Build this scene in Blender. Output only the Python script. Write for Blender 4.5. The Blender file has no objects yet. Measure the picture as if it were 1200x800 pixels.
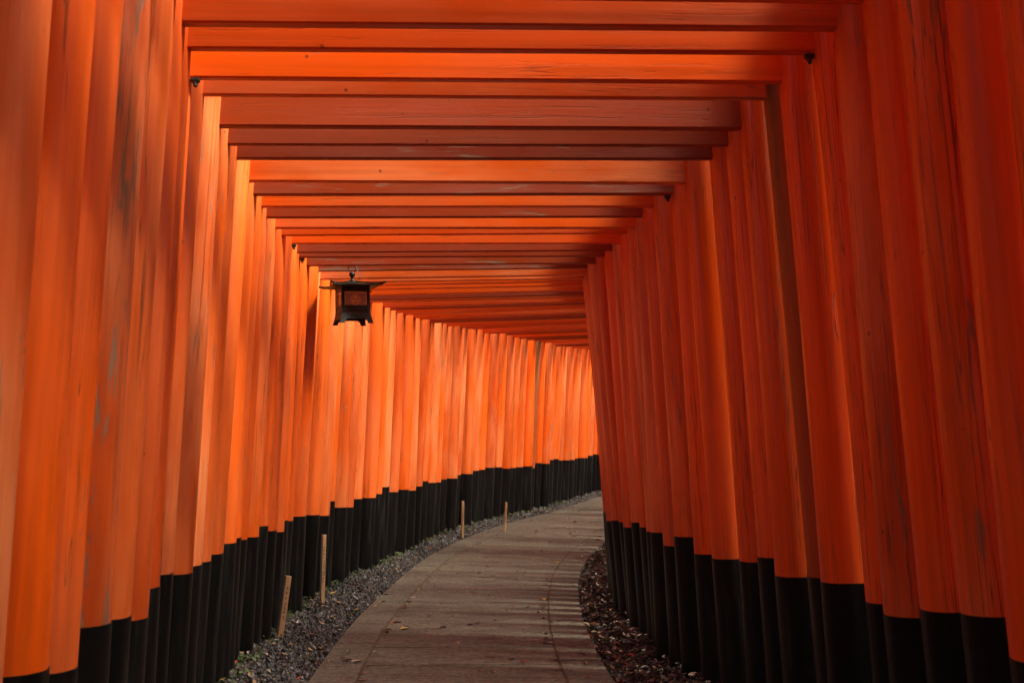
import bpy, bmesh, math, random
from mathutils import Vector, Matrix, Euler
R = math.radians
rnd = random.Random(11)
C = bpy.context.scene.collection
scene = bpy.context.scene

# ------------------------------------------------------------------ curves
def spline(pts):
    xs = [p[0] for p in pts]; ys = [p[1] for p in pts]; n = len(xs)
    d = [(ys[i+1]-ys[i])/(xs[i+1]-xs[i]) for i in range(n-1)]
    m = [d[0]] + [(d[i-1]+d[i])/2 for i in range(1, n-1)] + [d[-1]]
    def f(x):
        if x <= xs[0]: return ys[0] + m[0]*(x-xs[0])
        if x >= xs[-1]: return ys[-1] + m[-1]*(x-xs[-1])
        for i in range(n-1):
            if x <= xs[i+1]: break
        h = xs[i+1]-xs[i]; t = (x-xs[i])/h
        return ((2*t**3-3*t*t+1)*ys[i] + (t**3-2*t*t+t)*h*m[i]
                + (-2*t**3+3*t*t)*ys[i+1] + (t**3-t*t)*h*m[i+1])
    return f

# x of the inner pillar faces at tie-beam height, by distance y along the view
XL = spline([(-4,-1.0),(1,-.98),(2.7,-.93),(3.3,-.97),(3.88,-1.05),(4.5,-1.17),(5.2,-1.23),(6.1,-1.31),(6.7,-1.37),(8,-1.43),(9.5,-1.46),(11,-1.34),(12.3,-1.15),(15.15,-.60),(18.2,.42),(21.5,1.5),(26,3.3),(32,6.2)])
XR = spline([(-4,1.25),(1,1.2),(2.7,1.12),(3.88,1.04),(4.5,.98),(5.2,.95),(6.1,.86),(6.7,.77),(8,.67),(8.7,.58),(9.6,.56),(11,.72),(12.3,.95),(15.15,1.6),(18.2,2.65),(21.5,3.85),(26,5.8),(32,9.0)])
G0 = spline([(-6,.02),(3.9,0),(8,-.06),(12.3,-.03),(15.15,.08),(18.2,.145),(21.5,.24),(28,.40),(36,.5)])
def G(y): return G0(max(-6, min(36, y)))
PL = spline([(-4,-.75),(3,-.92),(6.4,-1.05),(8,-1.1),(10.1,-1.07),(13,-.86),(15,-.42),(16.6,.02),(18.2,.58),(21.7,1.68),(26,3.5),(32,6.4)])
PR = spline([(-4,.85),(3,.72),(6.4,.535),(8,.5),(10.1,.54),(11.9,.66),(13.2,.85),(14.8,1.22),(18.2,2.22),(21.7,3.35),(26,5.2),(32,8.3)])

# ------------------------------------------------------------------ materials
def new_mat(name):
    m = bpy.data.materials.new(name); m.use_nodes = True
    nt = m.node_tree; nt.nodes.clear()
    out = nt.nodes.new('ShaderNodeOutputMaterial'); b = nt.nodes.new('ShaderNodeBsdfPrincipled')
    nt.links.new(b.outputs[0], out.inputs[0])
    return m, nt, b
def N(nt, t, **kw):
    n = nt.nodes.new(t)
    for k, v in kw.items():
        if hasattr(n, k): setattr(n, k, v)
        else: n.inputs[k].default_value = v
    return n
def L(nt, a, b): nt.links.new(a, b)
def ramp(nt, fac, stops, interp='LINEAR'):
    r = nt.nodes.new('ShaderNodeValToRGB'); r.color_ramp.interpolation = interp
    e = r.color_ramp.elements
    while len(e) > 1: e.remove(e[-1])
    e[0].position = stops[0][0]; e[0].color = (*stops[0][1], 1) if len(stops[0][1]) == 3 else stops[0][1]
    for p, c in stops[1:]:
        x = e.new(p); x.color = (*c, 1)
    L(nt, fac, r.inputs[0]); return r.outputs[0]
def mixc(nt, fac, a, b, mode='MIX'):
    m = nt.nodes.new('ShaderNodeMix'); m.data_type = 'RGBA'; m.blend_type = mode
    for s, v in ((m.inputs[0], fac), (m.inputs[6], a), (m.inputs[7], b)):
        if hasattr(v, 'links'): L(nt, v, s)
        elif isinstance(v, (int, float)): s.default_value = v
        else: s.default_value = (*v, 1)
    return m.outputs[2]
def mth(nt, op, a, b=0.0, clamp=False):
    m = nt.nodes.new('ShaderNodeMath'); m.operation = op; m.use_clamp = clamp
    for s, v in ((m.inputs[0], a), (m.inputs[1], b)):
        if hasattr(v, 'links'): L(nt, v, s)
        else: s.default_value = v
    return m.outputs[0]
def g3(v): return (v, v, v)

def paint_mat(name, axis, base, wear, fade, moss=0.0, rough=.36, band=None):
    """vermilion paint on timber; axis = grain direction in object space"""
    m, nt, b = new_mat(name)
    tc = N(nt, 'ShaderNodeTexCoord'); oi = N(nt, 'ShaderNodeObjectInfo')
    off = N(nt, 'ShaderNodeVectorMath', operation='SCALE'); off.inputs[0].default_value = (37.0, 19.0, 23.0)
    L(nt, oi.outputs['Random'], off.inputs['Scale'])
    def tex(sc_across, sc_along, detail=5, rough_=.55, extra=0.0, dist=0.0):
        mp = N(nt, 'ShaderNodeMapping')
        s = [sc_across]*3; s[axis] = sc_along; mp.inputs['Scale'].default_value = s
        L(nt, tc.outputs['Object'], mp.inputs['Vector'])
        ad = N(nt, 'ShaderNodeVectorMath', operation='ADD'); L(nt, mp.outputs[0], ad.inputs[0]); L(nt, off.outputs[0], ad.inputs[1])
        ad2 = N(nt, 'ShaderNodeVectorMath', operation='ADD'); L(nt, ad.outputs[0], ad2.inputs[0]); ad2.inputs[1].default_value = (extra, extra*.7, extra*1.3)
        n = N(nt, 'ShaderNodeTexNoise'); n.inputs['Scale'].default_value = 1; n.inputs['Detail'].default_value = detail
        n.inputs['Roughness'].default_value = rough_; n.inputs['Distortion'].default_value = dist
        L(nt, ad2.outputs[0], n.inputs['Vector']); return n.outputs[0]
    # object-to-object shift of the paint
    rr = N(nt, 'ShaderNodeTexWhiteNoise', noise_dimensions='1D')
    L(nt, mth(nt, 'MULTIPLY', oi.outputs['Random'], 531.7), rr.inputs['W'])
    r1 = rr.outputs['Value']
    rr2 = N(nt, 'ShaderNodeTexWhiteNoise', noise_dimensions='1D')
    L(nt, mth(nt, 'MULTIPLY', oi.outputs['Random'], 97.3), rr2.inputs['W'])
    r2 = rr2.outputs['Value']
    darker = tuple(c*k for c, k in zip(base, (.62, .50, .7)))
    faded = (base[0]*.98, base[1]*1.6+.03, base[2]*2+.06)  # faded paint, its blue raised to carry peach highlights as well
    c = mixc(nt, ramp(nt, r1, [(0, g3(0)), (.45, g3(.25)), (1, g3(1))]), base, darker)
    cloud = tex(3.0, .9, 4, .6)
    fadef = mth(nt, 'MULTIPLY', ramp(nt, cloud, [(.38, g3(0)), (.68, g3(1))]), mth(nt, 'ADD', mth(nt, 'MULTIPLY', r2, fade), fade*.35), True)
    c = mixc(nt, fadef, c, faded)
    # fine grain
    grain = tex(60, 1.6, 3, .6, 5)
    c = mixc(nt, mth(nt, 'MULTIPLY', ramp(nt, grain, [(.3, g3(1)), (.62, g3(0))]), .18 if axis == 0 else .28), c, tuple(x*.5 for x in base))
    # dirt runs
    runs = tex(14, .45, 5, .6, 11)
    c = mixc(nt, mth(nt, 'MULTIPLY', ramp(nt, runs, [(.50, g3(0)), (.72, g3(1))]), .45), c, (.26, .040, .006))
    # cracks and flakes to grey wood
    thr = mth(nt, 'SUBTRACT', .70, mth(nt, 'MULTIPLY', r2, wear))
    fl = tex(27, 2.0, 7, .66, 23, .7)
    d = mth(nt, 'MULTIPLY', mth(nt, 'SUBTRACT', fl, thr), 26, True)
    woodc = mixc(nt, grain, (.17, .10, .055), (.30, .20, .13))
    c = mixc(nt, mth(nt, 'MULTIPLY', d, .8), c, woodc)
    ck = tex(34, .55, 3, .5, 41, .9)
    ckm = mth(nt, 'MULTIPLY', mth(nt, 'SUBTRACT', .016, mth(nt, 'ABSOLUTE', mth(nt, 'SUBTRACT', ck, .5))), 60, True)
    ckg = mth(nt, 'MULTIPLY', ckm, ramp(nt, tex(4, .5, 2, .5, 57), [(.47, g3(0)), (.56, g3(1))]))
    c = mixc(nt, mth(nt, 'MULTIPLY', ckg, .35 if axis == 0 else .85), c, (.10, .045, .02))
    # nail dots / knots
    vo = N(nt, 'ShaderNodeTexVoronoi'); vo.inputs['Scale'].default_value = 5.2
    mpv = N(nt, 'ShaderNodeVectorMath', operation='ADD'); L(nt, tc.outputs['Object'], mpv.inputs[0]); L(nt, off.outputs[0], mpv.inputs[1])
    L(nt, mpv.outputs[0], vo.inputs['Vector'])
    kd = ramp(nt, vo.outputs['Distance'], [(.028, g3(1)), (.045, g3(0))])
    c = mixc(nt, mth(nt, 'MULTIPLY', kd, .7), c, (.07, .02, .01))
    if moss:
        sp = N(nt, 'ShaderNodeSeparateXYZ'); L(nt, tc.outputs['Object'], sp.inputs[0])
        up = mth(nt, 'MULTIPLY', mth(nt, 'SUBTRACT', sp.outputs['Z'], 1.1), .75, True) if axis == 2 else .6
        mm = mth(nt, 'MULTIPLY', ramp(nt, tex(9, 1.1, 6, .65, 71), [(.44, g3(0)), (.62, g3(1))]), mth(nt, 'MULTIPLY', up, moss), True)
        c = mixc(nt, mm, c, (.075, .085, .022))
    L(nt, c, b.inputs['Base Color'])
    rg = mth(nt, 'ADD', mth(nt, 'MULTIPLY', cloud, .25), rough-.12)
    rg = mth(nt, 'ADD', rg, mth(nt, 'MULTIPLY', d, .35), True)
    L(nt, rg, b.inputs['Roughness'])
    b.inputs['Specular IOR Level'].default_value = .32
    bp = N(nt, 'ShaderNodeBump'); bp.inputs['Strength'].default_value = .25 if axis == 0 else .5; bp.inputs['Distance'].default_value = .004
    hh = mth(nt, 'SUBTRACT', mth(nt, 'MULTIPLY', tex(26, .7, 4, .55, 91), 1.0), mth(nt, 'ADD', mth(nt, 'MULTIPLY', d, .45), mth(nt, 'MULTIPLY', ckg, 1.2)))
    L(nt, hh, bp.inputs['Height']); L(nt, bp.outputs[0], b.inputs['Normal'])
    return m
VERM = (.82, .112, .003)
PAINT = {}
for ax, nm in ((0, 'beam'), (2, 'pillar')):
    PAINT[nm, 'fresh'] = paint_mat(nm+'_fresh', ax, VERM, .06, .5)
    PAINT[nm, 'worn_peach'] = paint_mat(nm+'_worn_peach', ax, (.78, .122, .007), .12, 1.0)
    PAINT[nm, 'old_dark'] = paint_mat(nm+'_old_dark', ax, (.33, .041, .002), .15, .7, moss=.15, rough=.5) if ax == 0 else paint_mat(nm+'_old_dark', ax, (.56, .082, .004), .16, .35, moss=.12, rough=.5)  # beam version is darker: aged paint with tunnel shade put into the colour
    PAINT[nm, 'mossy'] = paint_mat(nm+'_mossy', ax, (.36, .075, .010), .13, .4, moss=.75, rough=.6)

PAINT['pillar', 'scarred'] = paint_mat('pillar_scarred', 2, (.74, .11, .006), .215, .8, moss=.5, rough=.45)
def simple(name, stops, scale, rough=.7, bump=.3, bdist=.01, detail=6, stretch=None, metallic=0, rand=0.0, spec=.5):
    m, nt, b = new_mat(name)
    tc = N(nt, 'ShaderNodeTexCoord'); mp = N(nt, 'ShaderNodeMapping')
    if stretch: mp.inputs['Scale'].default_value = stretch
    oi = N(nt, 'ShaderNodeObjectInfo')
    L(nt, tc.outputs['Object'], mp.inputs['Vector'])
    ad = N(nt, 'ShaderNodeVectorMath', operation='ADD'); L(nt, mp.outputs[0], ad.inputs[0])
    sc_ = N(nt, 'ShaderNodeVectorMath', operation='SCALE'); sc_.inputs[0].default_value = (13, 7, 9); L(nt, oi.outputs['Random'], sc_.inputs['Scale'])
    L(nt, sc_.outputs[0], ad.inputs[1])
    n = N(nt, 'ShaderNodeTexNoise'); n.inputs['Scale'].default_value = scale; n.inputs['Detail'].default_value = detail; n.inputs['Roughness'].default_value = .62
    L(nt, ad.outputs[0], n.inputs['Vector'])
    c = ramp(nt, n.outputs[0], stops)
    if rand:
        c = mixc(nt, mth(nt, 'MULTIPLY', oi.outputs['Random'], rand), c, tuple(x*2.2 for x in stops[-1][1]))
    L(nt, c, b.inputs['Base Color']); b.inputs['Roughness'].default_value = rough; b.inputs['Metallic'].default_value = metallic
    b.inputs['Specular IOR Level'].default_value = spec
    if bump:
        bp = N(nt, 'ShaderNodeBump'); bp.inputs['Strength'].default_value = bump; bp.inputs['Distance'].default_value = bdist
        L(nt, n.outputs[0], bp.inputs['Height']); L(nt, bp.outputs[0], b.inputs['Normal'])
    return m
BLACK = simple('black_tar_paint', [(.3, (.0018, .0018, .0018)), (.55, (.0035, .0035, .0035)), (.72, (.024, .022, .019))], 1, .34, .4, .004, 7, (22, 22, 1.6), rand=.05, spec=.2)

def slab_mat():
    m, nt, b = new_mat('brown_stone_slab')
    tc = N(nt, 'ShaderNodeTexCoord')
    def nz(s, d=5, r=.6, v=None):
        n = N(nt, 'ShaderNodeTexNoise'); n.inputs['Scale'].default_value = s; n.inputs['Detail'].default_value = d; n.inputs['Roughness'].default_value = r
        L(nt, v or tc.outputs['Object'], n.inputs['Vector']); return n.outputs[0]
    geo = N(nt, 'ShaderNodeNewGeometry')
    c = ramp(nt, nz(1.1, 4), [(.35, (.080, .086, .056)), (.65, (.145, .15, .100))])
    c = mixc(nt, mth(nt, 'MULTIPLY', geo.outputs['Random Per Island'], .35), c, (.20, .175, .125))
    sp = nz(85, 3, .75)
    c = mixc(nt, mth(nt, 'MULTIPLY', ramp(nt, sp, [(.40, g3(0)), (.62, g3(1))]), .55), c, (.31, .27, .20))
    c = mixc(nt, mth(nt, 'MULTIPLY', ramp(nt, nz(34, 5, .75), [(.40, g3(1)), (.54, g3(0))]), .7), c, (.04, .035, .028))
    st = nz(3.2, 6, .65)
    c = mixc(nt, mth(nt, 'MULTIPLY', ramp(nt, st, [(.50, g3(0)), (.68, g3(1))]), .40), c, (.055, .048, .038))
    mp2 = N(nt, 'ShaderNodeMapping'); mp2.inputs['Scale'].default_value = (3, 24, 3); L(nt, tc.outputs['Object'], mp2.inputs['Vector'])
    c = mixc(nt, mth(nt, 'MULTIPLY', ramp(nt, nz(1, 6, .75, mp2.outputs[0]), [(.38, g3(1)), (.5, g3(0))]), .6), c, (.035, .032, .026))
    L(nt, c, b.inputs['Base Color']); b.inputs['Roughness'].default_value = .8
    b.inputs['Specular IOR Level'].default_value = .35
    mp = N(nt, 'ShaderNodeMapping'); mp.inputs['Scale'].default_value = (4, 20, 4); L(nt, tc.outputs['Object'], mp.inputs['Vector'])
    chis = nz(1, 4, .65, mp.outputs[0])
    h = mth(nt, 'ADD', mth(nt, 'MULTIPLY', chis, .8), mth(nt, 'ADD', mth(nt, 'MULTIPLY', nz(60, 4, .7), .5), mth(nt, 'MULTIPLY', sp, .2)))
    bp = N(nt, 'ShaderNodeBump'); bp.inputs['Strength'].default_value = 1; bp.inputs['Distance'].default_value = .02
    L(nt, h, bp.inputs['Height']); L(nt, bp.outputs[0], b.inputs['Normal'])
    return m
SLAB = slab_mat()
JOINT = simple('mossy_joint', [(.35, (.03, .022, .010)), (.6, (.11, .075, .028)), (.8, (.22, .16, .05))], 30, .95, .5, .01)
SOIL = simple('forest_soil', [(.3, (.022, .015, .010)), (.6, (.045, .032, .022)), (.8, (.07, .052, .035))], 3, .95, .8, .03, 9)
BED = simple('gravel_bed_dark', [(.35, (.018, .017, .017)), (.7, (.05, .046, .042))], 45, .95, .9, .015)
STONES = [simple('gravel_%s' % n, [(.3, a), (.7, c)], 60, .75, .4, .004) for n, a, c in (
    ('slate', (.030, .031, .029), (.080, .080, .074)), ('blue', (.055, .057, .054), (.125, .126, .118)),
    ('pale', (.15, .148, .145), (.26, .25, .235)), ('brown', (.06, .045, .032), (.12, .09, .065)), ('moss', (.035, .045, .015), (.10, .105, .04)))]
LEAFM = [simple('leaf_%s' % n, [(.3, a), (.7, c)], 40, .6, .3, .003, rand=0) for n, a, c in (
    ('dark_brown', (.028, .016, .009), (.065, .036, .018)), ('brown', (.085, .043, .018), (.15, .08, .035)),
    ('tan', (.23, .15, .075), (.36, .25, .13)), ('rust', (.24, .05, .015), (.34, .085, .025)),
    ('yellow', (.36, .23, .05), (.48, .33, .09)), ('pale', (.34, .29, .22), (.5, .44, .36)))]
GREEN = simple('green_leaf', [(.3, (.04, .075, .015)), (.7, (.10, .17, .03))], 5, .5, .2, .004)
BARK = simple('bark', [(.3, (.03, .018, .012)), (.7, (.10, .065, .042))], 1, .9, .9, .03, 7, (14, 14, 2))
STAKEW = simple('stake_wood', [(.3, (.38, .22, .10)), (.6, (.54, .34, .17)), (.8, (.64, .44, .24))], 1, .6, .2, .002, 6, (60, 60, 3))
INK = simple('faint_ink', [(.3, (.05, .03, .02)), (.7, (.09, .05, .03))], 40, .8, 0)
IRON = simple('dark_bronze', [(.3, (.010, .013, .010)), (.65, (.025, .030, .022)), (.8, (.05, .07, .04))], 22, .48, .3, .003, metallic=.35)
VERDI = simple('patinated_roof', [(.3, (.012, .016, .010)), (.55, (.035, .05, .022)), (.75, (.075, .10, .045))], 18, .5, .4, .003, metallic=.2)
GOLD = simple('gold_trim', [(.3, (.75, .52, .14)), (.7, (.9, .68, .26))], 30, .4, .1, .001, metallic=.2)
PANE = simple('lantern_pane', [(.3, (.30, .23, .20)), (.7, (.46, .36, .29))], 15, .22, .1, .002)
STEEL = simple('steel_wire', [(.3, (.14, .13, .12)), (.7, (.22, .2, .18))], 30, .5, 0, metallic=.3)

# ------------------------------------------------------------------ mesh helpers
def tag(o, label=None, cat=None, group=None, kind=None):
    if label: o['label'] = label
    if cat: o['category'] = cat
    if group: o['group'] = group
    if kind: o['kind'] = kind
    return o
def link(name, me, mats, parent=None, smooth=False, auto=None):
    for m in (mats if isinstance(mats, (list, tuple)) else [mats]): me.materials.append(m)
    if smooth:
        for p in me.polygons: p.use_smooth = True
    if auto is not None: me.set_sharp_from_angle(angle=R(auto))
    o = bpy.data.objects.new(name, me); C.objects.link(o)
    if parent: o.parent = parent
    return o
def bm_mesh(name, bm):
    bmesh.ops.recalc_face_normals(bm, faces=bm.faces)
    me = bpy.data.meshes.new(name); bm.to_mesh(me); bm.free(); return me
def box(bm, c, s, rot=None, bev=0.0, seg=1):
    r = bmesh.ops.create_cube(bm, size=1)
    vs = r['verts']; M = Matrix.Translation(c) @ (rot.to_4x4() if rot else Matrix()) @ Matrix.Diagonal((*s, 1))
    bmesh.ops.transform(bm, matrix=M, verts=vs)
    if bev:
        es = list({e for v in vs for e in v.link_edges})
        bmesh.ops.bevel(bm, geom=es, offset=bev, segments=seg, affect='EDGES', profile=.6)
def tube(bm, pts, rad, n=10, caps=True):
    rings = []
    for i, p in enumerate(pts):
        p = Vector(p); a = Vector(pts[max(0, i-1)]); b = Vector(pts[min(len(pts)-1, i+1)])
        t = (b-a).normalized(); u = t.orthogonal().normalized() if i == 0 else (u0 - t*u0.dot(t)).normalized()
        u0 = u; w = t.cross(u); r = rad[i] if isinstance(rad, (list, tuple)) else rad
        rings.append([bm.verts.new(p + (u*math.cos(2*math.pi*k/n) + w*math.sin(2*math.pi*k/n))*r) for k in range(n)])
    for a, b in zip(rings, rings[1:]):
        for k in range(n): bm.faces.new((a[k], a[(k+1) % n], b[(k+1) % n], b[k]))
    if caps: bm.faces.new(rings[0][::-1]); bm.faces.new(rings[-1])
def lathe(bm, prof, n=16, c=(0, 0, 0)):
    rings = [[bm.verts.new((c[0]+r*math.cos(2*math.pi*k/n), c[1]+r*math.sin(2*math.pi*k/n), c[2]+z)) for k in range(n)] for r, z in prof]
    for a, b in zip(rings, rings[1:]):
        for k in range(n): bm.faces.new((a[k], a[(k+1) % n], b[(k+1) % n], b[k]))
    bm.faces.new(rings[0][::-1]); bm.faces.new(rings[-1])

# ------------------------------------------------------------------ the gates
POST_H = 2.93
def pillar_profile(seed):
    q = random.Random(seed)
    ph = [q.uniform(0, 6.28) for _ in range(6)]
    fl = q.uniform(.0, .035)
    def prof(z, a):
        r = 1.03 - .05*z/POST_H
        r += .016*math.sin(2*a+ph[0]) + .008*math.sin(3*a+ph[1]+z*.7) + .005*math.sin(5*a+ph[2]-z)
        r -= fl*max(0, math.cos(a-ph[3]))**6
        return r, .006*math.sin(z*1.3+ph[4]), .006*math.sin(z*1.1+ph[5])
    return prof
def pillar_mesh(seed, r0, z0, z1, grow, nz, cap):
    pf = pillar_profile(seed); n = 28; bm = bmesh.new(); rings = []
    for j in range(nz+1):
        z = z0+(z1-z0)*j/nz; ring = []
        for k in range(n):
            a = 2*math.pi*k/n; r, dx, dy = pf(z, a); r = r*r0+grow
            ring.append(bm.verts.new((r*math.cos(a)+dx, r*math.sin(a)+dy, z)))
        rings.append(ring)
    for a, b in zip(rings, rings[1:]):
        for k in range(n): bm.faces.new((a[k], a[(k+1) % n], b[(k+1) % n], b[k]))
    bm.faces.new(rings[0][::-1]); bm.faces.new(rings[-1])
    me = bm_mesh('pillar', bm)
    for p in me.polygons: p.use_smooth = True
    me.set_sharp_from_angle(angle=R(50))
    return me
NV = 7
PM = {}
for v in range(NV):
    r0 = (.113, .121, .107, .128, .117, .110, .124)[v]
    for kind in ('fresh', 'worn_peach', 'old_dark', 'mossy', 'scarred'):
        me = pillar_mesh(v, r0, -.25, POST_H, 0, 12, True); me.materials.append(PAINT['pillar', kind]); PM[v, kind] = me
    me = pillar_mesh(v, r0, -.25, .74, .0022, 5, True); me.materials.append(BLACK); PM[v, 'foot'] = me
PRAD = (.113, .121, .107, .128, .117, .110, .124)
def beam_mesh(L_, D, H, kind, bev=.006, rise=0.0, taper=0.0):
    bm = bmesh.new(); n = 12; rings = []
    for i in range(n+1):
        t = -1+2*i/n; x = t*L_/2; up = rise*abs(t)**3
        w = D/2; rings.append([bm.verts.new((x + (taper*math.copysign(1, t) if (abs(t) == 1 and zz > 0) else 0), y, zz*1.0+up)) for y, zz in
            ((-w+bev, 0), (w-bev, 0), (w, bev), (w, H-bev), (w-bev, H), (-w+bev, H), (-w, H-bev), (-w, bev))])
    for a, b in zip(rings, rings[1:]):
        for k in range(8): bm.faces.new((a[k], a[(k+1) % 8], b[(k+1) % 8], b[k]))
    bm.faces.new(rings[0][::-1]); bm.faces.new(rings[-1])
    me = bm_mesh('beam', bm); me.materials.append(PAINT['beam', kind]); return me
BM = {}
for kind in ('fresh', 'worn_peach', 'old_dark', 'mossy'):
    for j in range(3):
        BM['tie', kind, j] = beam_mesh(2.62, (.036, .044, .054)[j], (.135, .15, .165)[j], kind)
    BM['lintel', kind] = beam_mesh(2.7, .10, .11, kind, rise=.01)
    BM['top', kind] = beam_mesh(3.0, .13, .09, kind, rise=.03, taper=.04)
bmx = bmesh.new(); box(bmx, (0, 0, 0), (.13, .05, .26), bev=.005); STRUT = bm_mesh('strut', bmx)
STRUTM = {k: STRUT.copy() for k in ('fresh', 'worn_peach', 'old_dark', 'mossy')}
for k in STRUTM: STRUTM[k].materials.append(PAINT['beam', k])
bmx = bmesh.new(); box(bmx, (0, 0, -.012), (.05, .035, .024), bev=.006, seg=2); tube(bmx, [(0, 0, -.02), (.004, -.006, -.05)], [.017, .011], 8)
BRK = bm_mesh('bracket', bmx); BRK.materials.append(IRON)

# gate positions along the centre line
def XC(y): return (XL(y)+XR(y))/2
def heading(y):
    e = 1.1
    return math.atan((XC(y+e)-XC(y-e))/(2*e))
ORD = ['zeroth','first','second','third','fourth','fifth','sixth','seventh','eighth','ninth','tenth','eleventh','twelfth','thirteenth','fourteenth','fifteenth','sixteenth','seventeenth','eighteenth','nineteenth']
TENS = {2: 'twenty', 3: 'thirty', 4: 'forty', 5: 'fifty', 6: 'sixty'}
TENSO = {2: 'twentieth', 3: 'thirtieth', 4: 'fortieth', 5: 'fiftieth', 6: 'sixtieth'}
def ordinal(n):
    if n < 20: return ORD[n]
    return TENSO[n//10] if n % 10 == 0 else TENS[n//10]+'-'+ORD[n % 10]
ys = []
y = -2.3
gr = random.Random(5)
anchor = [3.83, 4.085, 4.39, 4.63, 5.03, 5.32, 5.60, 6.03, 6.35, 6.65, 6.95, 7.25, 7.52, 7.80, 8.12, 8.40, 8.70, 9.0, 9.30]
pre = [3.83-.272*k for k in range(21, 0, -1)]
ys = pre + anchor
while ys[-1] < 29:
    y = ys[-1]; ys.append(y + gr.uniform(.275, .325)*math.cos(heading(y)))
LANT = 9.0
gates = []
HD = spline([(-3, -3), (3.8, -1.8), (5, -.8), (7.5, .3), (8.4, 2.5), (10, 8.5), (11.5, 15), (13, 18.5), (16, 23), (20, 25), (26, 30), (32, 34)])
style = {}
def kind_for(y, q):
    t = [(3.30, 'old_dark'), (4.39, 'fresh'), (4.085, 'fresh'), (3.83, 'fresh'), (3.62, 'fresh')]
    for a, k in t:
        if abs(y-a) < .1: return k
    r = q.random()
    return 'fresh' if r < .50 else 'worn_peach' if r < .88 else 'old_dark'
vis = [y for y in ys if y > 2.5]
n_lant = min(range(len(ys)), key=lambda i: abs(ys[i]-LANT))
n_first = min(i for i, y in enumerate(ys) if y > 2.5)
LOOK = {'fresh': 'bright vermilion torii gate', 'worn_peach': 'faded orange torii gate with streaked paint', 'old_dark': 'weathered brownish torii gate', 'mossy': 'mossy dark torii gate'}
for i, y in enumerate(ys):
    q = random.Random(1000+i)
    h = R(HD(y)) + R(q.uniform(-.35, .35)); cx = XC(y)
    nx, ny = math.cos(h), -math.sin(h)
    tR = tL = 1.0
    for _ in range(12):
        tR = (XR(y+tR*ny)-cx)/nx; tL = (cx-XL(y-tL*ny))/nx
    tR += q.uniform(-.014, .014); tL += q.uniform(-.012, .012)*(1 if y < 8 else 2.2)
    g = G(y); zt = 2.55 + q.uniform(-.018, .018)*(.4 if y < 9 else 1)
    kind = kind_for(y, q)
    e = bpy.data.objects.new('torii_gate', None); C.objects.link(e)
    e.location = (cx, y, g); e.rotation_euler = (0, 0, -h); e.empty_display_size = .3
    if i < n_first:
        lab = 'torii gate at the near mouth of the tunnel, behind the viewer'; grp = 'torii gates out of sight at the near mouth'
    elif y > 23.2:
        lab = 'torii gate out of sight round the far bend'; grp = 'torii gates out of sight round the bend'
    else:
        grp = 'torii gates lining the path'
        if i == n_lant: lab = LOOK[kind] + ' from whose beam the dark lantern hangs'
        elif i < n_lant: lab = LOOK[kind] + (', nearest to the viewer' if i == n_first else ', %s from the near end' % ordinal(i-n_first+1))
        else: lab = LOOK[kind] + (', %s past the hanging lantern' % ordinal(i-n_lant))
    tag(e, lab, 'torii gate', grp)
    for side, t, lean in ((-1, tL, R(2.6)), (1, tR, R(4.6))):
        v = q.randrange(NV); kk = kind
        if side == 1 or q.random() < .35: kk = q.choice(('fresh', 'worn_peach'))
        if side == 1 and abs(y-4.63) < .1: kk = 'mossy'
        if side == -1 and abs(y-3.30) < .12: kk = 'scarred'
        if side == -1 and abs(y-17.75) < .16: kk = 'mossy'
        if side == -1 and 9 < y < 21 and kk in ('fresh', 'old_dark') and q.random() < .8: kk = 'worn_peach'  # most far-left posts get paler paint; peach highlights put into the colour
        lean = lean if side < 0 else R(spline([(0, 4.2), (4.6, 4.0), (6, 3.1), (7.4, 3.2), (8.6, 4.4), (12, 4.5)])(y)) if y < 12 else lean
        lean += R(q.uniform(-.5, .5))
        sc = q.uniform(.96, 1.06)
        p = bpy.data.objects.new('pillar', PM[v, kk]); C.objects.link(p); p.parent = e
        base = side*(t + PRAD[v]*sc + math.tan(lean)*2.55)
        p.location = (base, q.uniform(-.012, .012), 0)
        p.rotation_mode = 'ZYX'
        p.rotation_euler = (R(q.uniform(-.35, .35)), -side*lean, q.uniform(-.5, .5) + (math.pi if q.random() < .5 else 0))
        # spin about own axis first, then lean
        p.rotation_mode = 'XYZ'
        M = Matrix.Rotation(-side*lean, 3, 'Y') @ Matrix.Rotation(R(q.uniform(-.35, .35)), 3, 'X') @ Matrix.Rotation(q.uniform(0, 6.28), 3, 'Z')
        p.rotation_euler = M.to_euler('XYZ'); p.scale = (sc, sc, 1)
        f = bpy.data.objects.new('painted_foot', PM[v, 'foot']); C.objects.link(f); f.parent = p
        f.scale = (1, 1, (.74 + q.gauss(0, .016) + q.choice((0, 0, 0, .035, -.03)))/.74)
    mid = (tR-tL)/2; wid = (tR+tL)
    bk = 'old_dark' if (any(abs(y-a) < .05 for a in (5.03, 5.32, 5.60, 6.35, 6.95, 8.12)) or (y > 8.3 and q.random() < .3)) else 'worn_peach' if kind == 'old_dark' else kind  # listed mid-tunnel ties darkened: older paint tone plus shade put into the colour
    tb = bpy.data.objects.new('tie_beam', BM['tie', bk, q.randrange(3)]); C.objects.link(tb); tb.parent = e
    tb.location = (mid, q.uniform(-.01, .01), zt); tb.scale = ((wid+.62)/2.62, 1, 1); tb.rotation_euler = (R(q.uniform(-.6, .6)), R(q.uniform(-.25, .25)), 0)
    lb = bpy.data.objects.new('lintel', BM['lintel', kind]); C.objects.link(lb); lb.parent = e
    lb.location = (mid, 0, 2.93); lb.scale = ((wid+.75)/2.7, 1, 1)
    tp = bpy.data.objects.new('top_lintel', BM['top', kind]); C.objects.link(tp); tp.parent = e
    tp.location = (mid, 0, 3.042); tp.scale = ((wid+.95)/3.0, 1, 1)
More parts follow.
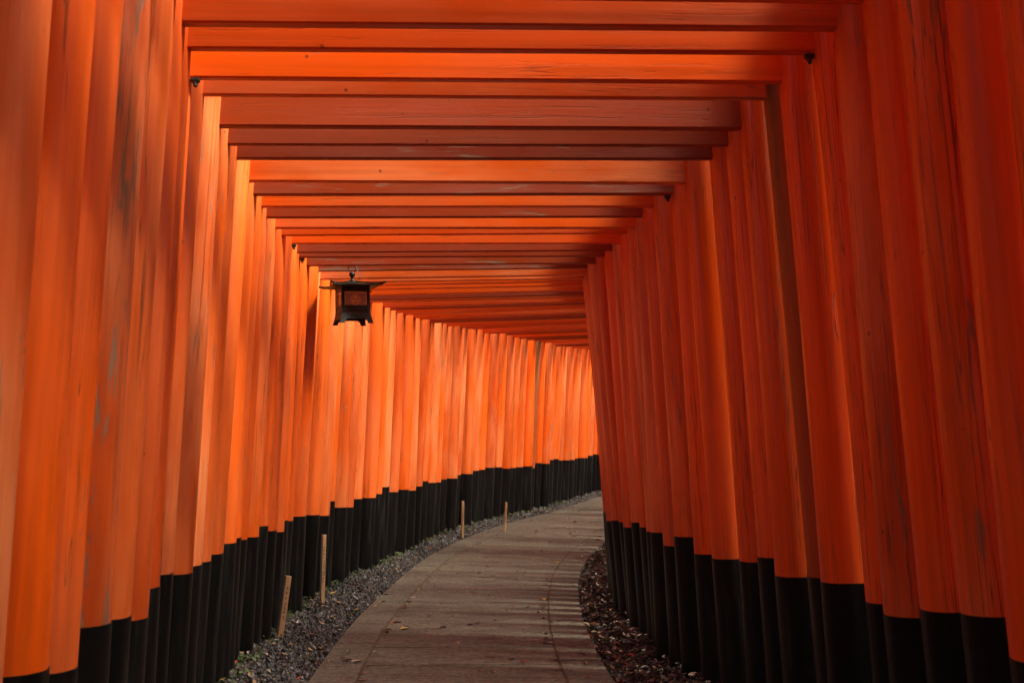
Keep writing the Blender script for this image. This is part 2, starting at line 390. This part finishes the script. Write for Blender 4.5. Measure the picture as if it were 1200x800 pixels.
    st = bpy.data.objects.new('strut', STRUTM[kind]); C.objects.link(st); st.parent = e
    st.location = (mid, 0, zt+.145+.115)
    for by, bs in ((4.39, -1), (7.80, -1), (8.40, -1), (6.35, 1), (4.085, 1)):
        if abs(y-by) < .02:
            k_ = bpy.data.objects.new('bracket', BRK); C.objects.link(k_); k_.parent = e
            k_.location = (bs*((tR if bs > 0 else tL)-.014), -.01, zt-.001); k_.scale = (.65, .65, .65)
    gates.append((y, e, cx, h, tL, tR, g, zt))

# ------------------------------------------------------------------ ground, path
def ground():
    bm = bmesh.new()
    xs = [-300, -120, -50, -25, -14, -8, -5, -3, -1.5, 0, 1.5, 3, 5, 8, 12, 18, 30, 60, 120, 300]
    yy = [-300, -120, -50, -25, -14, -6] + [k*1.0 for k in range(-5, 37)] + [42, 50, 80, 150, 300]
    gq = random.Random(3)
    V = [[bm.verts.new((x, y_, G(y_)-.03 + (gq.uniform(-.15, .2) if min(abs(x-XC(y_)), 99) > 4 and -30 < y_ < 60 else 0))) for x in xs] for y_ in yy]
    for a, b in zip(V, V[1:]):
        for k in range(len(xs)-1): bm.faces.new((a[k], a[k+1], b[k+1], b[k]))
    tag(link('ground', bm_mesh('ground', bm), SOIL), kind='structure')
ground()
def wallL(y_): return XL(y_) - .14
def wallR(y_): return XR(y_) + .24
def strip(name, fa, fb, z, mat, y0=-3, y1=28, n=8, kind='structure', prof=None):
    bm = bmesh.new(); prev = None; yy = y0
    while yy <= y1:
        a, b = fa(yy), fb(yy)
        row = [bm.verts.new((a+(b-a)*k/n, yy, G(yy)+z+(prof(k/n) if prof else 0))) for k in range(n+1)]
        if prev:
            for k in range(n): bm.faces.new((prev[k], prev[k+1], row[k+1], row[k]))
        prev = row; yy += .25
    return tag(link(name, bm_mesh(name, bm), mat, smooth=True), kind=kind)
strip('path_bed', lambda y_: PL(y_)+.01, lambda y_: PR(y_)-.01, .030, JOINT)
profL = lambda t: .055*(1-t)**1.5 + .004
strip('gravel_bed', lambda y_: wallL(y_)-.12, lambda y_: PL(y_)+.005, -.004, BED, prof=profL)
profR = lambda t: .075*t**1.5
strip('soil_strip', lambda y_: PR(y_)-.005, lambda y_: wallR(y_)+.12, -.004, SOIL, prof=profR)

def path():
    q = random.Random(21); bm = bmesh.new()
    def hd(y_): return math.atan((PL(y_+.6)+PR(y_+.6)-PL(y_-.6)-PR(y_-.6))/2/1.2)
    def P(u, y_, z):
        """u: 0 left edge, 1 right edge along the cross line that is centred at y_"""
        h = hd(y_)*.85; cx = (PL(y_)+PR(y_))/2; nx, ny = math.cos(h), -math.sin(h)
        tL = tR = .77
        for _ in range(6):
            tR = (PR(y_+tR*ny)-cx)/nx; tL = (cx-PL(y_-tL*ny))/nx
        w = tL+tR; s = -tL + (u*w if abs(u) <= 1 and u >= 0 else 0)
        return Vector((cx+s*nx, y_+s*ny, 0)), w
    def at(s_m, y_):
        p0, w = P(0, y_, 0); p1, _ = P(1, y_, 0); d = (p1-p0)/w
        return p0 + d*s_m, w
    def slab(s0f, s1f, ya, yb, top, jt):
        nseg = 4; rows = []
        for j in range(nseg+1):
            yy = ya+(yb-ya)*j/nseg; row = []
            w = at(0, yy)[1]; s0, s1 = s0f(w), s1f(w); m_ = max(1, int((s1-s0)/.3))
            for k in range(m_+1 if False else 5):
                p = at(s0+(s1-s0)*k/4, yy)[0]
                row.append((p.x, p.y, G(p.y)+top+q.uniform(-.0008, .0008)))
            rows.append(row)
        V = [[bm.verts.new(c) for c in r] for r in rows]
        for a, b in zip(V, V[1:]):
            for k in range(4): bm.faces.new((a[k], a[k+1], b[k+1], b[k]))
        ring = V[0] + [r[-1] for r in V[1:]] + V[-1][-2::-1] + [r[0] for r in V[-2:0:-1]]
        cen = sum((v.co for v in ring), Vector())/len(ring)
        lo1 = []; lo2 = []
        for v in ring:
            d = (v.co-cen); d.z = 0; d.normalize()
            lo1.append(bm.verts.new(v.co+Vector((d.x*.003, d.y*.003, -.004+q.uniform(-.002, 0)))))
            lo2.append(bm.verts.new(v.co+Vector((d.x*.003, d.y*.003, -.05))))
        n = len(ring)
        for A, B in ((ring, lo1), (lo1, lo2)):
            for k in range(n): bm.faces.new((A[k], A[(k+1) % n], B[(k+1) % n], B[k]))
    j = .010
    yy = -2.5
    marks = [7.0, 7.62, 8.28, 9.05, 9.75, 10.5]
    edges = [-2.5]
    while edges[-1] < 6.0: edges.append(edges[-1]+.68)
    edges = edges[:-1] + [6.35] + marks
    while edges[-1] < 27: edges.append(edges[-1]+q.uniform(.6, .75))
    for a, b in zip(edges, edges[1:]):
        jj = q.choice((.003, .007, .012))
        slab(lambda w: .245+j, lambda w: w-.245-j, a+jj, b-jj, .036+q.uniform(-.002, .003), jj)
    for side in (0, 1):
        yb = -2.6+q.uniform(0, .4); E = [yb]
        while E[-1] < 27: E.append(E[-1]+q.uniform(.75, 1.15))
        for a, b in zip(E, E[1:]):
            t = .036+q.uniform(-.002, .003)
            if side == 0: slab(lambda w: .0, lambda w: .245-j, a+.004, b-.004, t, 0)
            else: slab(lambda w: w-.245+j, lambda w: w, a+.004, b-.004, t, 0)
    me = bm_mesh('path', bm)
    tag(link('path', me, SLAB), kind='structure')
path()

# ------------------------------------------------------------------ gravel and litter
def raw_mesh(name, V, F, MI, mats, parent=None):
    me = bpy.data.meshes.new(name); me.from_pydata(V, [], F); me.update()
    o = link(name, me, mats, parent)
    me.polygons.foreach_set('material_index', MI); me.update()
    return o
def add_stone(V, F, MI, c, s, q, mi):
    o = len(V); rot = Euler((q.uniform(0, 6.3), q.uniform(0, 6.3), q.uniform(0, 6.3))).to_matrix()
    sx, sy, sz = s*q.uniform(.75, 1.35), s*q.uniform(.6, 1.0), s*q.uniform(.4, .75)
    base = [(1, 0, 0), (-1, 0, 0), (0, 1, 0), (0, -1, 0), (0, 0, 1), (0, 0, -1), (.62, .62, .5), (-.62, -.62, .5), (.6, -.6, -.55), (-.6, .6, -.5), (.6, -.55, .6), (-.6, .55, .62)]
    # an irregular octahedron-like rock with chipped corners
    pts = [(1, .1, .2), (-.9, 0, -.2), (.1, 1, -.1), (0, -1, .15), (.1, .15, 1), (-.1, 0, -1), ]
    for p in pts:
        v = rot @ Vector((p[0]*sx*q.uniform(.75, 1.15), p[1]*sy*q.uniform(.75, 1.15), p[2]*sz*q.uniform(.75, 1.15)))
        V.append((c[0]+v.x, c[1]+v.y, c[2]+v.z))
    for f in ((0, 2, 4), (2, 1, 4), (1, 3, 4), (3, 0, 4), (2, 0, 5), (1, 2, 5), (3, 1, 5), (0, 3, 5)):
        F.append(tuple(o+k for k in f)); MI.append(mi)
def add_leaf(V, F, MI, c, ln, q, mi, tilt=.5, n=4):
    """curled leaf blade: pointed outline, folded along the midrib"""
    o = len(V); yaw = q.uniform(0, 6.3); rot = Euler((q.uniform(-tilt, tilt), q.uniform(-tilt, tilt), yaw)).to_matrix()
    curl = q.uniform(-.1, .55); w0 = ln*q.uniform(.16, .27); fold = q.uniform(.1, .8); tw = q.uniform(-.6, .6)
    for i in range(n+1):
        t = i/n; x = (t-.5)*ln; w = w0*math.sin(math.pi*min(.97, t*.93+.05))**.8
        zc = curl*ln*(t-.5)**2*2
        for s in (-1, 0, 1):
            a = tw*(t-.5)
            yy_ = s*w*math.cos(a); zz = zc+abs(s)*w*fold+s*w*math.sin(a)
            v = rot @ Vector((x, yy_, zz)); V.append((c[0]+v.x, c[1]+v.y, c[2]+v.z))
    for i in range(n):
        for k in range(2):
            a = o+i*3+k; F.append((a, a+1, a+4, a+3)); MI.append(mi)
q = random.Random(77)
V, F, MI = [], [], []
yv = 4.6
def dens(y_): return 1.0 if y_ < 11 else .75
n_st = 0
for _ in range(17000):
    u = q.random(); yv = 5.2 + (24-5.2)*u**1.45
    a, b = wallL(yv)-.05, PL(yv)-.012; t = q.random()
    x = a+(b-a)*t; big = 1+max(0, (yv-9))*.02
    s = q.uniform(.009, .024)*big*(1.25 if q.random() < .12 else 1)
    r = q.random(); mi = 0 if r < .50 else 1 if r < .77 else 2 if r < .86 else 3 if r < .95 else 4
    if t < .25 and q.random() < .3: mi = 4 if q.random() < .6 else 3
    add_stone(V, F, MI, (x, yv, G(yv)+profL(t)+q.uniform(0, .022)), s, q, mi)
tag(raw_mesh('gravel', V, F, MI, STONES), 'dark slate gravel strip between the path and the pillars', 'gravel', kind='stuff')
V, F, MI = [], [], []
for _ in range(5200):
    yv = 5.2+(15-5.2)*q.random()**1.2; a, b = PR(yv)+.01, wallR(yv)+.05; t = q.random(); x = a+(b-a)*t
    add_stone(V, F, MI, (x, yv, G(yv)+profR(t)+q.uniform(-.004, .012)), q.uniform(.008, .017), q, 0 if q.random() < .7 else 3)
tag(raw_mesh('gravel', V, F, MI, STONES), 'dark stones under the leaf litter right of the path', 'gravel', kind='stuff')  # only slate and brown stones in this strip
V, F, MI = [], [], []
for _ in range(3600):
    yv = 5.2+(15.5-5.2)*q.random()**1.2; a, b = PR(yv)+.015, wallR(yv)+.04; t = q.random(); x = a+(b-a)*t
    r = q.random(); mi = 0 if r < .60 else 1 if r < .84 else 2 if r < .93 else 3 if r < .95 else 5
    add_leaf(V, F, MI, (x, yv, G(yv)+profR(t)+.012+q.uniform(0, .02)), q.uniform(.022, .06), q, mi, .5)
tag(raw_mesh('leaf_litter', V, F, MI, LEAFM), 'brown leaf litter in the strip right of the path', 'leaf litter', kind='stuff')
V, F, MI = [], [], []
for _ in range(520):
    yv = 5.2+(22-5.2)*q.random()**1.5; a, b = wallL(yv)-.02, PL(yv)-.02; t = q.random(); x = a+(b-a)*t
    r = q.random(); mi = 0 if r < .2 else 1 if r < .5 else 2 if r < .78 else 3 if r < .86 else 4 if r < .92 else 5
    add_leaf(V, F, MI, (x, yv, G(yv)+profL(t)+.026+q.uniform(0, .008)), q.uniform(.02, .055), q, mi, .4)
tag(raw_mesh('leaf_litter', V, F, MI, LEAFM), 'scattered dry leaves on the grey gravel', 'leaf litter', kind='stuff')
# low moss and seedlings along the pillar feet
V, F, MI = [], [], []
for _ in range(110):
    yv = 5.4+(20-5.4)*q.random()**1.3; x0 = wallL(yv)+q.uniform(-.02, .10)
    for k in range(q.randrange(4, 10)):
        add_leaf(V, F, MI, (x0+q.gauss(0, .018), yv+q.gauss(0, .016), G(yv)+profL(.1)+q.uniform(.015, .045)), q.uniform(.018, .042), q, 0, .9, 3)
tag(raw_mesh('weeds', V, F, MI, [GREEN]), 'small green weeds and moss along the pillar feet', 'weeds', kind='stuff')

# single leaves on the paving
NAMES = {0: 'dark brown', 1: 'brown', 2: 'tan', 3: 'rust red', 4: 'yellow', 5: 'pale'}
protos = {}
for mi in range(6):
    for k in range(4):
        V, F, MI = [], [], []; add_leaf(V, F, MI, (0, 0, .006), 1.0, random.Random(mi*10+k), 0, .12, 6)
        zmin = min(v[2] for v in V); V = [(a, b_, c-zmin) for a, b_, c in V]
        me = bpy.data.meshes.new('leaf'); me.from_pydata(V, [], F); me.materials.append(LEAFM[mi])
        for p in me.polygons: p.use_smooth = True
        protos[mi, k] = me
def leaf_thing(x, y_, ln, mi, rot, label=None):
    o = bpy.data.objects.new('fallen_leaf', protos[mi, q.randrange(4)]); C.objects.link(o)
    o.location = (x, y_, G(y_)+.0385); o.rotation_euler = (0, 0, rot); o.scale = (ln, ln, ln)
    t = (x-PL(y_))/(PR(y_)-PL(y_))
    where = 'along the gravel side' if t < .3 else 'along the litter side' if t > .72 else 'in the middle'
    far = 'on the near paving' if y_ < 9 else 'on the paving between near and bend' if y_ < 13 else 'on the distant paving'
    lab = label or 'small %s fallen leaf %s, %s' % (NAMES[mi], far, where)
    tag(o, lab, 'leaf', ('%s leaves %s %s' % (NAMES[mi], far, where)) if not label else 'leaves lying on the paving')
leaf_thing(-.72, 8.35, .085, 4, .1, 'largest yellow leaf on the paving, lying across the pale joint')
leaf_thing(-.80, 8.65, .075, 0, 2.2, 'dark curled leaf just beyond the largest yellow leaf')
leaf_thing(-.95, 7.15, .09, 0, 1.0, 'dark curled leaf near the gravel edge at the front')
leaf_thing(-.88, 7.08, .06, 5, .3, 'pale leaf beside a dark curled leaf at the front')
leaf_thing(.07, 7.05, .06, 3, .5, 'rust red leaf standing out on the near paving')
leaf_thing(-.10, 6.75, .055, 2, 2.5, 'tan leaf a little nearer than the rust red leaf')
leaf_thing(-.50, 6.85, .06, 1, .9, 'brown leaf on the joint at the front of the path')
leaf_thing(-.86, 6.55, .05, 3, .2, 'reddish leaf on the joint closest to the viewer')
leaf_thing(.40, 6.6, .06, 1, 1.9, 'brown leaf on the border slab of the litter side')
leaf_thing(.22, 7.75, .075, 5, 0.2, 'pale curled leaf beside the joint of the litter side')
for _ in range(210):
    yv = 6.3+(19-6.3)*q.random()**1.15; t = q.choice((q.random(), q.random(), q.random()**2, 1-q.random()**2, .16, .84))
    x = PL(yv)+(PR(yv)-PL(yv))*(.02+.96*t)
    r = q.random(); mi = 0 if r < .25 else 1 if r < .5 else 2 if r < .78 else 3 if r < .88 else 4 if r < .91 else 5
    leaf_thing(x, yv, q.uniform(.03, .065), mi, q.uniform(0, 6.3))
# sprig
V, F, MI = [], [], []
for k in range(9): add_leaf(V, F, MI, (q.gauss(0, .016), q.gauss(0, .016), q.uniform(.03, .06)), .045, q, 0, .6, 3)
for k in range(3):
    pass
o = raw_mesh('seedling', V, F, MI, [GREEN]); o.location = (.80, 8.9, G(8.9)+.01)
tag(o, 'small bright green seedling in the brown leaf litter', 'plant')
bm = bmesh.new(); tube(bm, [(0, 0, -.02), (.004, 0, .03), (0, .004, .055)], [.003, .002, .0015], 5); link('stem', bm_mesh('stem', bm), GREEN, o)

# ------------------------------------------------------------------ wooden stakes
def stake(x, y_, hgt, w, lx, ly, yaw, lab):
    e = bpy.data.objects.new('wooden_stake', None); C.objects.link(e)
    e.location = (x, y_, G(y_)+.02); M = Matrix.Rotation(lx, 3, 'Y') @ Matrix.Rotation(ly, 3, 'X') @ Matrix.Rotation(yaw, 3, 'Z')
    e.rotation_euler = M.to_euler(); tag(e, lab, 'stake', 'wooden stakes in the gravel')
    bm = bmesh.new(); box(bm, (0, 0, hgt/2-.05), (w, w, hgt+.1), bev=w*.07); link('post', bm_mesh('post', bm), STAKEW, e)
    bm = bmesh.new(); qq = random.Random(int(x*100)); z = hgt*.82
    while z > hgt*.35:
        for _ in range(3):
            a = qq.choice((0, R(90), R(40), R(-40)))
            box(bm, (qq.uniform(-.12, .12)*w, -w/2-.0012, z+qq.uniform(-.008, .008)), (w*qq.uniform(.25, .5), .0012, .0035), Matrix.Rotation(a, 3, 'Y'))
        z -= w*.85
    o = link('inscription', bm_mesh('inscription', bm), INK, e)
stake(-1.475, 7.9, .42, .036, R(7), R(-2), R(28), 'nearest wooden stake, thickest and tilted, in the gravel')
stake(-1.465, 9.6, .55, .030, R(1.0), R(0), R(35), 'tallest slim upright wooden stake, in the gravel')
stake(-.585, 14.6, .44, .030, R(.5), R(0), R(20), 'orange-tinted wooden stake before the black pillar feet at mid path')
stake(-.09, 15.15, .38, .024, R(3), R(0), R(15), 'farthest and thinnest wooden stake, near the bend')

# ------------------------------------------------------------------ hanging lantern
def lantern():
    gy = min(gates, key=lambda t: abs(t[0]-LANT)); zt = gy[6]+gy[7]
    e = bpy.data.objects.new('hanging_lantern', None); C.objects.link(e)
    X0 = -1.165; Y0 = 8.95; base = zt-.375; yaw = R(21)
    e.location = (X0, Y0, base); e.rotation_euler = (R(0), R(-1.5), yaw); e.scale = (.86, .86, .86)
    tag(e, 'small dark bronze lantern with flared roof hanging under the beams', 'lantern')
    hw = .109; z0, z1 = .055, .275
    # roof: concave hip with flared corners
    bm = bmesh.new(); n = 10; Rw = .20; grid = {}
    def rz(u, v):
        m_ = max(abs(u), abs(v)); c_ = abs(u*v)
        return .285 + .048*(1-m_)*(1-.3*m_) + .009*c_**2.2
    for i in range(-n, n+1):
        for j in range(-n, n+1):
            u, v = i/n, j/n; grow = 1+.06*abs(u*v)**3
            grid[i, j] = bm.verts.new((u*Rw*grow, v*Rw*grow, rz(u, v)))
    for i in range(-n, n):
        for j in range(-n, n): bm.faces.new((grid[i, j], grid[i+1, j], grid[i+1, j+1], grid[i, j+1]))
    me = bm_mesh('roof', bm); ro = link('roof', me, VERDI, e); md = ro.modifiers.new('t', 'SOLIDIFY'); md.thickness = .010; md.offset = -1
    bm = bmesh.new()
    for sx, sy in ((1, 1), (1, -1), (-1, 1), (-1, -1)):
        pts = [(sx*Rw*t*(1+.06*t**6), sy*Rw*t*(1+.06*t**6), rz(t, t)+.003) for t in (.12, .35, .6, .8, .93, 1.0, 1.07)]
        pts[-1] = (pts[-1][0], pts[-1][1], pts[-2][2]+.008)
        tube(bm, pts, [.006, .006, .006, .006, .0075, .010, .010], 8)
    link('hip_ridge', bm_mesh('hip_ridge', bm), IRON, ro, True)
    bm = bmesh.new(); lathe(bm, [(.026, .322), (.028, .335), (.012, .345), (.011, .362), (.020, .372), (.027, .384), (.026, .396), (.017, .406), (.006, .412)], 16)
    link('finial', bm_mesh('finial', bm), IRON, ro, True)
    bm = bmesh.new(); K = 22; pts = [(.034*math.cos(a), 0, .437+.034*math.sin(a)) for a in [2*math.pi*k/K-math.pi/2 for k in range(K+1)]]
    tube(bm, pts, .0042, 8, False); link('ring', bm_mesh('ring', bm), IRON, ro, True)
    bm = bmesh.new(); pts = [(.0, 0, .53), (.002, 0, .505), (.018, 0, .478), (.030, 0, .468), (.036, 0, .455), (.045, 0, .425), (.062, 0, .395), (.070, 0, .372), (.069, 0, .345)]
    tube(bm, pts, .0035, 7); link('hook_wire', bm_mesh('hook_wire', bm), STEEL, e, True)
    # body: corner posts + rails
    bm = bmesh.new()
    for sx in (-1, 1):
        for sy in (-1, 1): box(bm, (sx*hw, sy*hw, (z0+z1)/2+.005), (.026, .026, z1-z0+.03), bev=.003)
    for a in range(4):
        Mr = Matrix.Rotation(a*math.pi/2, 3, 'Z')
        for zz, hh in ((z1-.012, .055), (z0+.035, .05)):
            box(bm, Mr @ Vector((0, -hw, zz)), (2*hw-.02, .020, hh), Mr, bev=.002)
    link('frame', bm_mesh('frame', bm), IRON, e)
    bm = bmesh.new(); box(bm, (0, 0, z0+.006), (2*hw+.03, 2*hw+.03, .012), bev=.003)
    box(bm, (0, 0, z1+.012), (2*hw+.05, 2*hw+.05, .012), bev=.003)
    link('plate', bm_mesh('plate', bm), IRON, e)
    # skirt with flared feet and a scalloped opening
    bm = bmesh.new()
    for a in range(4):
        Mr = Matrix.Rotation(a*math.pi/2, 3, 'Z')
        out = [(-hw-.012, .05), (hw+.012, .05), (hw+.030, -.018), (hw+.034, -.038), (hw-.004, -.038), (hw-.012, -.014), (hw-.034, .002), (-hw+.034, .002), (-hw+.012, -.014), (-hw+.004, -.038), (-hw-.034, -.038), (-hw-.030, -.018)]
        def yy_(z): return -(hw+.014+max(0, (.03-z))*.28)
        f1 = [bm.verts.new(Mr @ Vector((x, yy_(z), z))) for x, z in out]
        f2 = [bm.verts.new(Mr @ Vector((x*.96, yy_(z)+.010, z))) for x, z in out]
        k = len(out)
        for A, rev in ((f1, False), (f2, True)):
            order = [(0, 1, 6, 7), (1, 2, 5, 6), (2, 3, 4, 5), (0, 7, 8, 11), (8, 9, 10, 11)]
            for fc in order: bm.faces.new([A[i] for i in (fc if not rev else fc[::-1])])
        for i in range(k): bm.faces.new((f1[i], f1[(i+1) % k], f2[(i+1) % k], f2[i]))
    link('skirt', bm_mesh('skirt', bm), IRON, e)
    # glazed sides, each with gold frame and round crest
    for a in range(4):
        Mr = Matrix.Rotation(a*math.pi/2, 4, 'Z'); pz = .158; ph = .130; pw = 2*hw-.030
        bm = bmesh.new(); box(bm, (0, -hw+.004, pz), (pw, .006, ph+.03)); bm.transform(Mr); pa = link('pane', bm_mesh('pane', bm), PANE, e)
        bm = bmesh.new()
        for s in (-1, 1):
            box(bm, (0, -hw-.0045, pz+s*ph/2), (pw+.002, .008, .007), bev=.0015); box(bm, (s*(pw/2-.0025), -hw-.0045, pz), (.006, .0075, ph-.008), bev=.0015)
        bm.transform(Mr); link('gold_border', bm_mesh('gold_border', bm), GOLD, pa)
        bm = bmesh.new()
        def ringf(r_, w_, k_=24, sx=1):
            P_ = [(r_*math.cos(2*math.pi*i/k_)*sx, -hw-.0012, pz+.002+r_*math.sin(2*math.pi*i/k_)) for i in range(k_+1)]
            tube(bm, P_, w_, 6, False)
        ringf(.042, .0026)
        for i in range(3):
            ang = R(90+120*i); cx, cz = .018*math.cos(ang), .018*math.sin(ang)
            bmesh.ops.create_uvsphere(bm, u_segments=10, v_segments=6, radius=.013, matrix=Matrix.Translation((cx, -hw-.001, pz+.002+cz)) @ Matrix.Diagonal((1, .25, 1, 1)))
        for i in range(8):
            ang = R(45*i+20); bmesh.ops.create_uvsphere(bm, u_segments=8, v_segments=5, radius=.006, matrix=Matrix.Translation((.031*math.cos(ang), -hw-.001, pz+.002+.031*math.sin(ang))) @ Matrix.Diagonal((1, .3, 1, 1)))
        for s in (1,):
            for zz in (-.022, .002, .026): box(bm, (pw/2-.016, -hw-.0015, pz+zz), (.026, .004, .003))
        bm.transform(Mr); link('crest', bm_mesh('crest', bm), GOLD, pa)
    bm = bmesh.new(); tube(bm, [(hw+.012, -hw+.02, .235), (hw+.035, -hw+.02, .235)], .008, 8); link('latch', bm_mesh('latch', bm), IRON, e, True)
lantern()

# ------------------------------------------------------------------ trees outside the gates (their shade falls through the beams)
def tree_meshes(seed, h0, rad, nleaf, lsize):
    q = random.Random(seed); bm = bmesh.new()
    pts = [(q.uniform(-.12, .12)*k, q.uniform(-.12, .12)*k, h0*k/5-.3) for k in range(6)]
    tube(bm, pts, [.30, .25, .21, .17, .12, .06], 12)
    cl = []
    for k in range(16):
        t = q.uniform(.45, 1.0); b = Vector(pts[-1])*t + Vector(pts[2])*(1-t); b.z = h0*t
        a = q.uniform(0, 6.28); ln = rad*q.uniform(.5, 1.0)*(1.1-.45*t)
        en = b+Vector((math.cos(a)*ln, math.sin(a)*ln, q.uniform(.1, .9)))
        tube(bm, [b, (b+en)/2+Vector((0, 0, .15)), en], [.07, .045, .015], 6); cl += [(en, q.uniform(.6, 1.05)), ((b+en)/2+Vector((0, 0, .3)), q.uniform(.45, .8))]
    trunk = bm_mesh('trunk', bm)
    V, F = [], []
    for _ in range(nleaf):
        c, r = q.choice(cl); d = Vector((q.gauss(0, 1), q.gauss(0, 1), q.gauss(0, .7))).normalized()*r*q.random()**.45
        p = c+d; rot = Euler((q.uniform(-1.2, 1.2), q.uniform(-1.2, 1.2), q.uniform(0, 6.3))).to_matrix(); s = lsize*q.uniform(.6, 1.3); o = len(V)
        for a, b_ in ((-1, 0), (0, -.5), (1, 0), (0, .5)): V.append(tuple(p+rot @ Vector((a*s, b_*s, 0))))
        F.append((o, o+1, o+2, o+3))
    me = bpy.data.meshes.new('crown'); me.from_pydata(V, [], F); me.materials.append(GREEN); trunk.materials.append(BARK)
    for p in trunk.polygons: p.use_smooth = True
    return trunk, me
TREES = [(4.5, 4.1, .70, 0), (4.3, -3.6, 1.0, 2.2), (9.5, -3.0, 1.1, 4.0), (-4.0, 5.2, 1.05, .7), (-4.2, .6, .95, 2.9), (-5.6, 9.5, 1.05, 3.1), (-6.0, -3.5, 1.1, 5.0), (-4.8, 16.5, 1.0, 1.9), (9.5, 9.5, .9, 2.6)]
if TREES:
    tms = [tree_meshes(3, 9.0, 3.0, 6500, .15), tree_meshes(8, 11.0, 2.7, 6500, .15)]
    for i, (x, y_, s, rz_) in enumerate(TREES):
        e = bpy.data.objects.new('forest_tree', None); C.objects.link(e); e.location = (x, y_, G(y_)); e.rotation_euler = (0, 0, rz_); e.scale = (s, s, s)
        tag(e, 'leafy forest tree outside the tunnel of gates', 'tree', 'forest trees outside the gates')
        a, b_ = tms[i % 2]
        for nm, me in (('trunk', a), ('crown', b_)):
            o = bpy.data.objects.new(nm, me); C.objects.link(o); o.parent = e

# ------------------------------------------------------------------ light
SUN_AZ_DIR = Vector((.95, -.31, 0)).normalized(); EL = R(48)
to_sun = Vector((SUN_AZ_DIR.x*math.cos(EL), SUN_AZ_DIR.y*math.cos(EL), math.sin(EL)))
sd = bpy.data.lights.new('sun', 'SUN'); sd.energy = 3.2; sd.angle = R(13); sd.color = (1, .90, .76)
so = bpy.data.objects.new('sun', sd); C.objects.link(so); so.rotation_euler = (-to_sun).to_track_quat('-Z', 'Y').to_euler(); so.location = (0, 0, 30)
w = bpy.data.worlds.new('World'); scene.world = w; w.use_nodes = True; nt = w.node_tree; nt.nodes.clear()
out = nt.nodes.new('ShaderNodeOutputWorld'); bg = nt.nodes.new('ShaderNodeBackground'); sk = nt.nodes.new('ShaderNodeTexSky')
sk.sky_type = 'NISHITA'; sk.sun_disc = False; sk.sun_elevation = EL; sk.sun_rotation = math.atan2(to_sun.x, to_sun.y); sk.air_density = 1.0; sk.dust_density = 6.0; sk.ozone_density = .3
nt.links.new(sk.outputs[0], bg.inputs[0]); bg.inputs[1].default_value = .12; nt.links.new(bg.outputs[0], out.inputs[0])

# ------------------------------------------------------------------ camera
cd = bpy.data.cameras.new('camera'); cam = bpy.data.objects.new('camera', cd); C.objects.link(cam)
cd.sensor_width = 36; cd.lens = 43.2; cd.clip_end = 1500; cd.clip_start = .02
cam.location = (0, 0, 1.24); cam.rotation_euler = (R(90)+math.atan(115/1440), 0, 0)
cd.dof.use_dof = True; cd.dof.focus_distance = 9.5; cd.dof.aperture_fstop = 8
scene.camera = cam
scene.view_settings.view_transform = 'Standard'; scene.view_settings.look = 'None'; scene.view_settings.gamma = 1; scene.view_settings.exposure = 1.82
cy = scene.cycles
cy.max_bounces = 14; cy.diffuse_bounces = 8; cy.glossy_bounces = 4; cy.use_denoising = True; cy.sample_clamp_indirect = 8
try: cy.denoiser = 'OPENIMAGEDENOISE'
except Exception: pass
